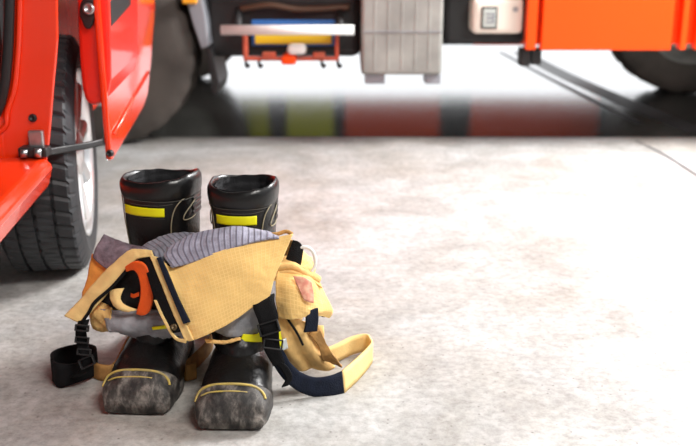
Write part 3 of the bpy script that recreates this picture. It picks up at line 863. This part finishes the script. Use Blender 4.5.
# ------------------------------------------------------------------ fire truck across the back
TY = 3.67
TR = thing('fire_engine', 'orange-red fire engine parked across the back of the floor', 'fire engine', (0, 4.6, 0))
def truck_wheel(c, R, hw, yaw, parent, rimr=.25):
    X = Matrix.Translation(c) @ Matrix.Rotation(yaw, 4, 'Z')
    prof = [(-hw, rimr), (-hw*1.04, R*.8), (-hw*.9, R-.012), (-hw*.8, R), (-hw*.3, R), (-.29*hw, R-.012), (-.2*hw, R-.012), (-.19*hw, R), (.19*hw, R), (.2*hw, R-.012), (.29*hw, R-.012), (.3*hw, R), (hw*.8, R), (hw*.9, R-.012), (hw*1.04, R*.8), (hw, rimr)]
    V, F = lathe(prof, None, 96, lambda i, w, r, k: r-.008 if (r > R-.014 and k % 4 == 0) else r)
    ty = link('tyre', [X @ v for v in V], F, M['truck_tyre'], parent)
    V, F = lathe([(-hw, rimr), (-hw*.9, rimr-.02), (-hw*.5, rimr-.04), (-hw*.45, .12), (-hw*.9, .1), (-hw*.95, .0001)], None, 48)
    V2, F2 = lathe([(hw, rimr), (hw*.6, rimr-.03), (hw*.3, .12), (hw*.3, .0001)], None, 48)
    n = len(V)
    link('rim', [X @ v for v in V+V2], F + [tuple(n+i for i in f) for f in F2], M['rust'] if False else M['grey_metal'], ty)
    return ty
c = P(99, 52, TY); r_ = 94*(TY*ct+(CAMH-.37)*st)/FPX
truck_wheel(Vector((c.x, TY+.14, r_)), r_, .13, -PI/2 + PI, TR, .20) if False else truck_wheel(Vector((c.x, TY+.14, r_)), r_, .13, PI/2, TR, .20)
truck_wheel(Vector((c.x, TY+1.95, r_)), r_, .13, PI/2, TR, .20)
c2 = P(692, 15, 5.05)
rw = .42
for yy in (5.0, ): truck_wheel(Vector((c2.x, yy+.14, rw)), rw, .14, PI/2, TR, .26)
truck_wheel(Vector((c2.x+.12, TY+.25, rw)), rw, .14, PI/2, TR, .26) if False else None
# axle parts by the far wheel
cx = c2.x
tubes('axle', [[Vector((cx, 4.1, rw)), Vector((cx, 5.0, rw))]], .07, M['steel'], TR, 16)
tubes('brake_chamber', [[Vector((cx-.10, 4.82, .33)), Vector((cx-.10, 4.98, .33))]], .075, M['cream'], TR, 18)
tubes('brake_lever', [[Vector((cx-.10, 4.83, .36)), Vector((cx-.06, 4.80, .50))]], .022, M['steel'], TR, 10)
# chassis and body
boxes('chassis_frame', [(-3.2, 2.6, 4.05, 4.20, .50, .72), (-3.2, 2.6, 5.35, 5.50, .50, .72)] + [(x, x+.12, 4.2, 5.35, .52, .68) for x in (-2.6, -1.4, -.4, .6)], M['chassis'], TR, .01)
boxes('body', [(-3.4, 2.75, TY-.03, 6.0, .66, 2.7)], M['shutter'], TR, .05)
boxes('underfloor', [(-3.4, 2.7, TY+.05, 5.95, .60, .66)], M['chassis'], TR, .005)
p = pxbox(206, -6, 361, 57, TY+.10, .50)
boxes('battery_box', [p], M['chassis'], TR, .03)
p = pxbox(444, -6, 527, 44, TY+.10, .6)
boxes('valve_box', [p], M['chassis'], TR, .02)
# mudguard stay, mud flap, marker lamp
extrude('mudguard', [P(184, -8, TY), P(201, -8, TY), P(206, 20, TY), P(209, 46, TY), P(201, 49, TY), P(192, 22, TY)], Vector((0, .22, 0)), M['grey_guard'], TR, .006)
extrude('mud_flap', [P(205, 48, TY+.02), P(211, 47, TY+.02), P(219, 84, TY+.02), P(217, 95, TY+.02), P(213, 95, TY+.02)], Vector((0, .30, 0)), M['black'], TR, .004)
boxes('marker_lamp', [pxbox(182, -8, 196, 4, TY-.03, .03)], M['amberlamp'], TR, .006)
# side guard bar, number panel, red bracket
a, b = P(221, 30, TY-.06), P(354, 30, TY-.06)
tubes('guard_bar', [[a, b]], .019, M['white'], TR, 16)
for px in (238, 340): tubes('bar_stay', [[P(px, 26, TY-.05), P(px, 10, TY+.10)]], .014, M['chassis'], TR, 10)
pl = boxes('sign_panel', [pxbox(252, 20, 335, 46, TY+.06, .02)], M['blue'], TR, .003)
boxes('yellow_face', [pxbox(255, 27, 331.5, 44, TY+.052, .01)], M['plate_yellow'], pl, .002)
br = boxes('tow_bracket', [pxbox(243, 34, 247, 60, TY+.01, .03), pxbox(335, 34, 339, 60, TY+.01, .03), pxbox(243, 57, 339, 61, TY+.01, .03), pxbox(262, 53, 275, 60, TY-.01, .05), pxbox(313, 53, 325, 59, TY-.01, .05)], M['rust'], TR, .005)
for i, px in enumerate((246, 259, 322, 338)):
    tubes('hook', [cr([P(px, 59, TY+.02), P(px, 65, TY+.02), P(px+2, 67, TY+.02), P(px+3, 64, TY+.02)], 14)], .006, M['chassis'], br, 8)
cp = boxes('coupling', [pxbox(281, 56, 296, 65, TY-.03, .08), pxbox(285, 53, 293, 58, TY-.02, .06)], M['orange_red'], TR, .012)
boxes('coupling_cap', [pxbox(287, 45, 306, 55, TY-.04, .07)], M['white'], TR, .016)
tubes('hose', [cr([P(240, 9, TY+.08), P(270, 5, TY+.06), P(300, 9, TY+.07), P(350, 7, TY+.08)], 30)], .012, M['hose'], TR, 10)
# grey tank on two feet
tx = pxbox(361, -40, 445, 75, TY-.05, .55)
tk = boxes('tank', [tx], M['grey_metal'], TR, .012)
for k in range(1, 6):
    xx = tx[0] + (tx[1]-tx[0])*k/6
    boxes('pressed_rib', [(xx-.004, xx+.004, TY-.0515, TY-.045, tx[4]+.02, tx[5]-.02)], M['grey_metal'], tk, .002)
boxes('tank_seam', [(tx[0]+.003, tx[1]-.003, TY-.054, TY-.046, P(0, 31, TY).z, P(0, 30, TY).z)], M['grey_guard'], tk, .001)
for q in ((365, 385), (425, 441)):
    boxes('tank_foot', [pxbox(q[0], 74, q[1], 84, TY-.03, .10)], M['grey_guard'], tk, .004)
# cream control box with its panel
bx = boxes('control_box', [pxbox(472, -2, 524.5, 34, TY-.02, .25)], M['cream'], TR, .018)
lb = boxes('label_panel', [pxbox(481, 7, 498, 29, TY-.026, .01)], M['chassis'], bx, .003)
boxes('label_face', [pxbox(482.6, 9, 496.2, 27.3, TY-.029, .01)], M['pale_label'], lb, .002)
boxes('label_mark', [pxbox(486, 13, 494.5, 14.6, TY-.031, .005), pxbox(486.5, 17, 494.5, 19, TY-.031, .005), pxbox(486, 21.5, 494.5, 23.2, TY-.031, .005), pxbox(492.5, 13, 494.7, 23, TY-.031, .005)], M['grey_guard'], lb, .0008)
disc('lock', P(515.5, 9.5, TY-.02), Vector((0, -1, 0)), .010, .006, M['steel'], bx)
# orange skirt panels with seams, black foot under its corner
sk = boxes('side_skirt', [pxbox(525.5, -40, 540.5, 50, TY-.06, .05), pxbox(540.8, -40, 679.3, 50.5, TY-.064, .05), pxbox(679.6, -40, 694.8, 50, TY-.06, .05)], M['orange_red'], TR, .004)
boxes('side_skirt', [pxbox(695.0, -40, 900, 50, TY-.06, .05)], M['orange_red'], TR, .004)
boxes('skirt_foot', [pxbox(520.5, 49, 531, 66.5, TY-.03, .08), pxbox(531, 49, 542, 65, TY-.01, .08)], M['chassis'], TR, .004)
boxes('skirt_backing', [pxbox(527, -30, 890, 44, TY-.012, .02)], M['orange_red'], TR, .003)
# unseen far-side panels, added and coloured for their reflections in the floor
fz = lambda px, py: P(px, py, 5.9)
for a_, b_ in ((345, 442), (474, 606)):
    boxes('far_red_reflector', [(fz(a_, 0).x, fz(b_, 0).x, 5.86, 5.9, .165, .62)], M['orange_red'], TR, .004)
for a_, b_ in ((-150, 229), (265, 287), (331, 347), (440, 477), (603, 850)):
    boxes('far_dark_reflector', [(fz(a_, 0).x, fz(b_, 0).x, 5.875, 5.92, .166, .62)], M['chassis'], TR, .004)
for a_, b_ in ((229, 266), (285, 333)):
    boxes('far_yellow_reflector', [(fz(a_, 0).x, fz(b_, 0).x, 5.86, 5.9, .165, .62)], M['far_yellow'], TR, .004)

# dark marks on the sealed floor
def mark(pts, w):
    V, F = [], []
    c = cr([G(*p) for p in pts], 30)
    for i, q in enumerate(c):
        t = (c[min(i+1, 29)]-c[max(i-1, 0)]).normalized(); n = Vector((-t.y, t.x, 0))
        V += [q - n*w + Vector((0,0,.0012)), q + n*w + Vector((0,0,.0012))]
    for i in range(29): F.append((2*i, 2*i+1, 2*i+3, 2*i+2))
    return V, F
for pts, w in ((((520, 52), (560, 73), (620, 100), (700, 133)), .06), (((500, 52), (545, 76), (600, 104), (640, 124)), .02)):
    V, F = mark(pts, w)
    o = link('trim_1' if w > .03 else 'trim_2', V, F, M['mark'], None, False); o['kind'] = 'structure'

V, F = mark(((636, 141), (655, 150), (676, 162), (702, 179)), .006)
o = link('trim_3', V, F, M['mark'], None, False); o['kind'] = 'structure'

# ------------------------------------------------------------------ light
wd = bpy.data.worlds.new('World'); S.world = wd; wd.use_nodes = True
bg = wd.node_tree.nodes['Background']; bg.inputs['Color'].default_value = (.93, .96, 1.0, 1); bg.inputs['Strength'].default_value = .6
def area(name, loc, to, sx, sy, e, col=(1, 1, 1)):
    l = bpy.data.lights.new(name, 'AREA'); l.shape = 'RECTANGLE'; l.size = sx; l.size_y = sy; l.energy = e; l.color = col
    o = bpy.data.objects.new(name, l); COL.objects.link(o); o.location = loc
    o.rotation_euler = (Vector(to)-Vector(loc)).to_track_quat('-Z', 'Y').to_euler()
    return o
area('bay_door_daylight', (2.1, 3.0, 2.1), (.5, 2.8, 0), 1.0, 1.0, 175, (1, .99, .98))
area('rear_door_daylight', (0, 13.0, 1.9), (0, 5.0, .3), 12, 3.7, 230, (.97, .98, 1))
area('front_fill_light', (1.3, -.2, 2.9), (-.2, 1.7, .1), 1.6, .4, 95, (1, .965, .92))  # added fill for the camera-facing sides, not a fixture of the garage
area('underbody_fill', (.2, 4.30, .52), (.2, 5.9, .40), 2.6, .08, 10, (1, .97, .93))  # added light so the far-side panels show in the floor reflection

# ------------------------------------------------------------------ camera
cd = bpy.data.cameras.new('Camera'); cam = bpy.data.objects.new('Camera', cd); COL.objects.link(cam)
cam.location = (0, 0, CAMH); cam.rotation_euler = (PI/2 - TH, 0, 0)
cd.sensor_width = 36; cd.lens = FPX*36/W; cd.clip_start = .05
cd.dof.use_dof = True; cd.dof.focus_distance = 1.62; cd.dof.aperture_fstop = 4.0
S.camera = cam
S.view_settings.view_transform = 'Standard'; S.view_settings.look = 'None'
S.view_settings.exposure = 0.12; S.view_settings.gamma = 1.0; S.view_settings.use_curve_mapping = False
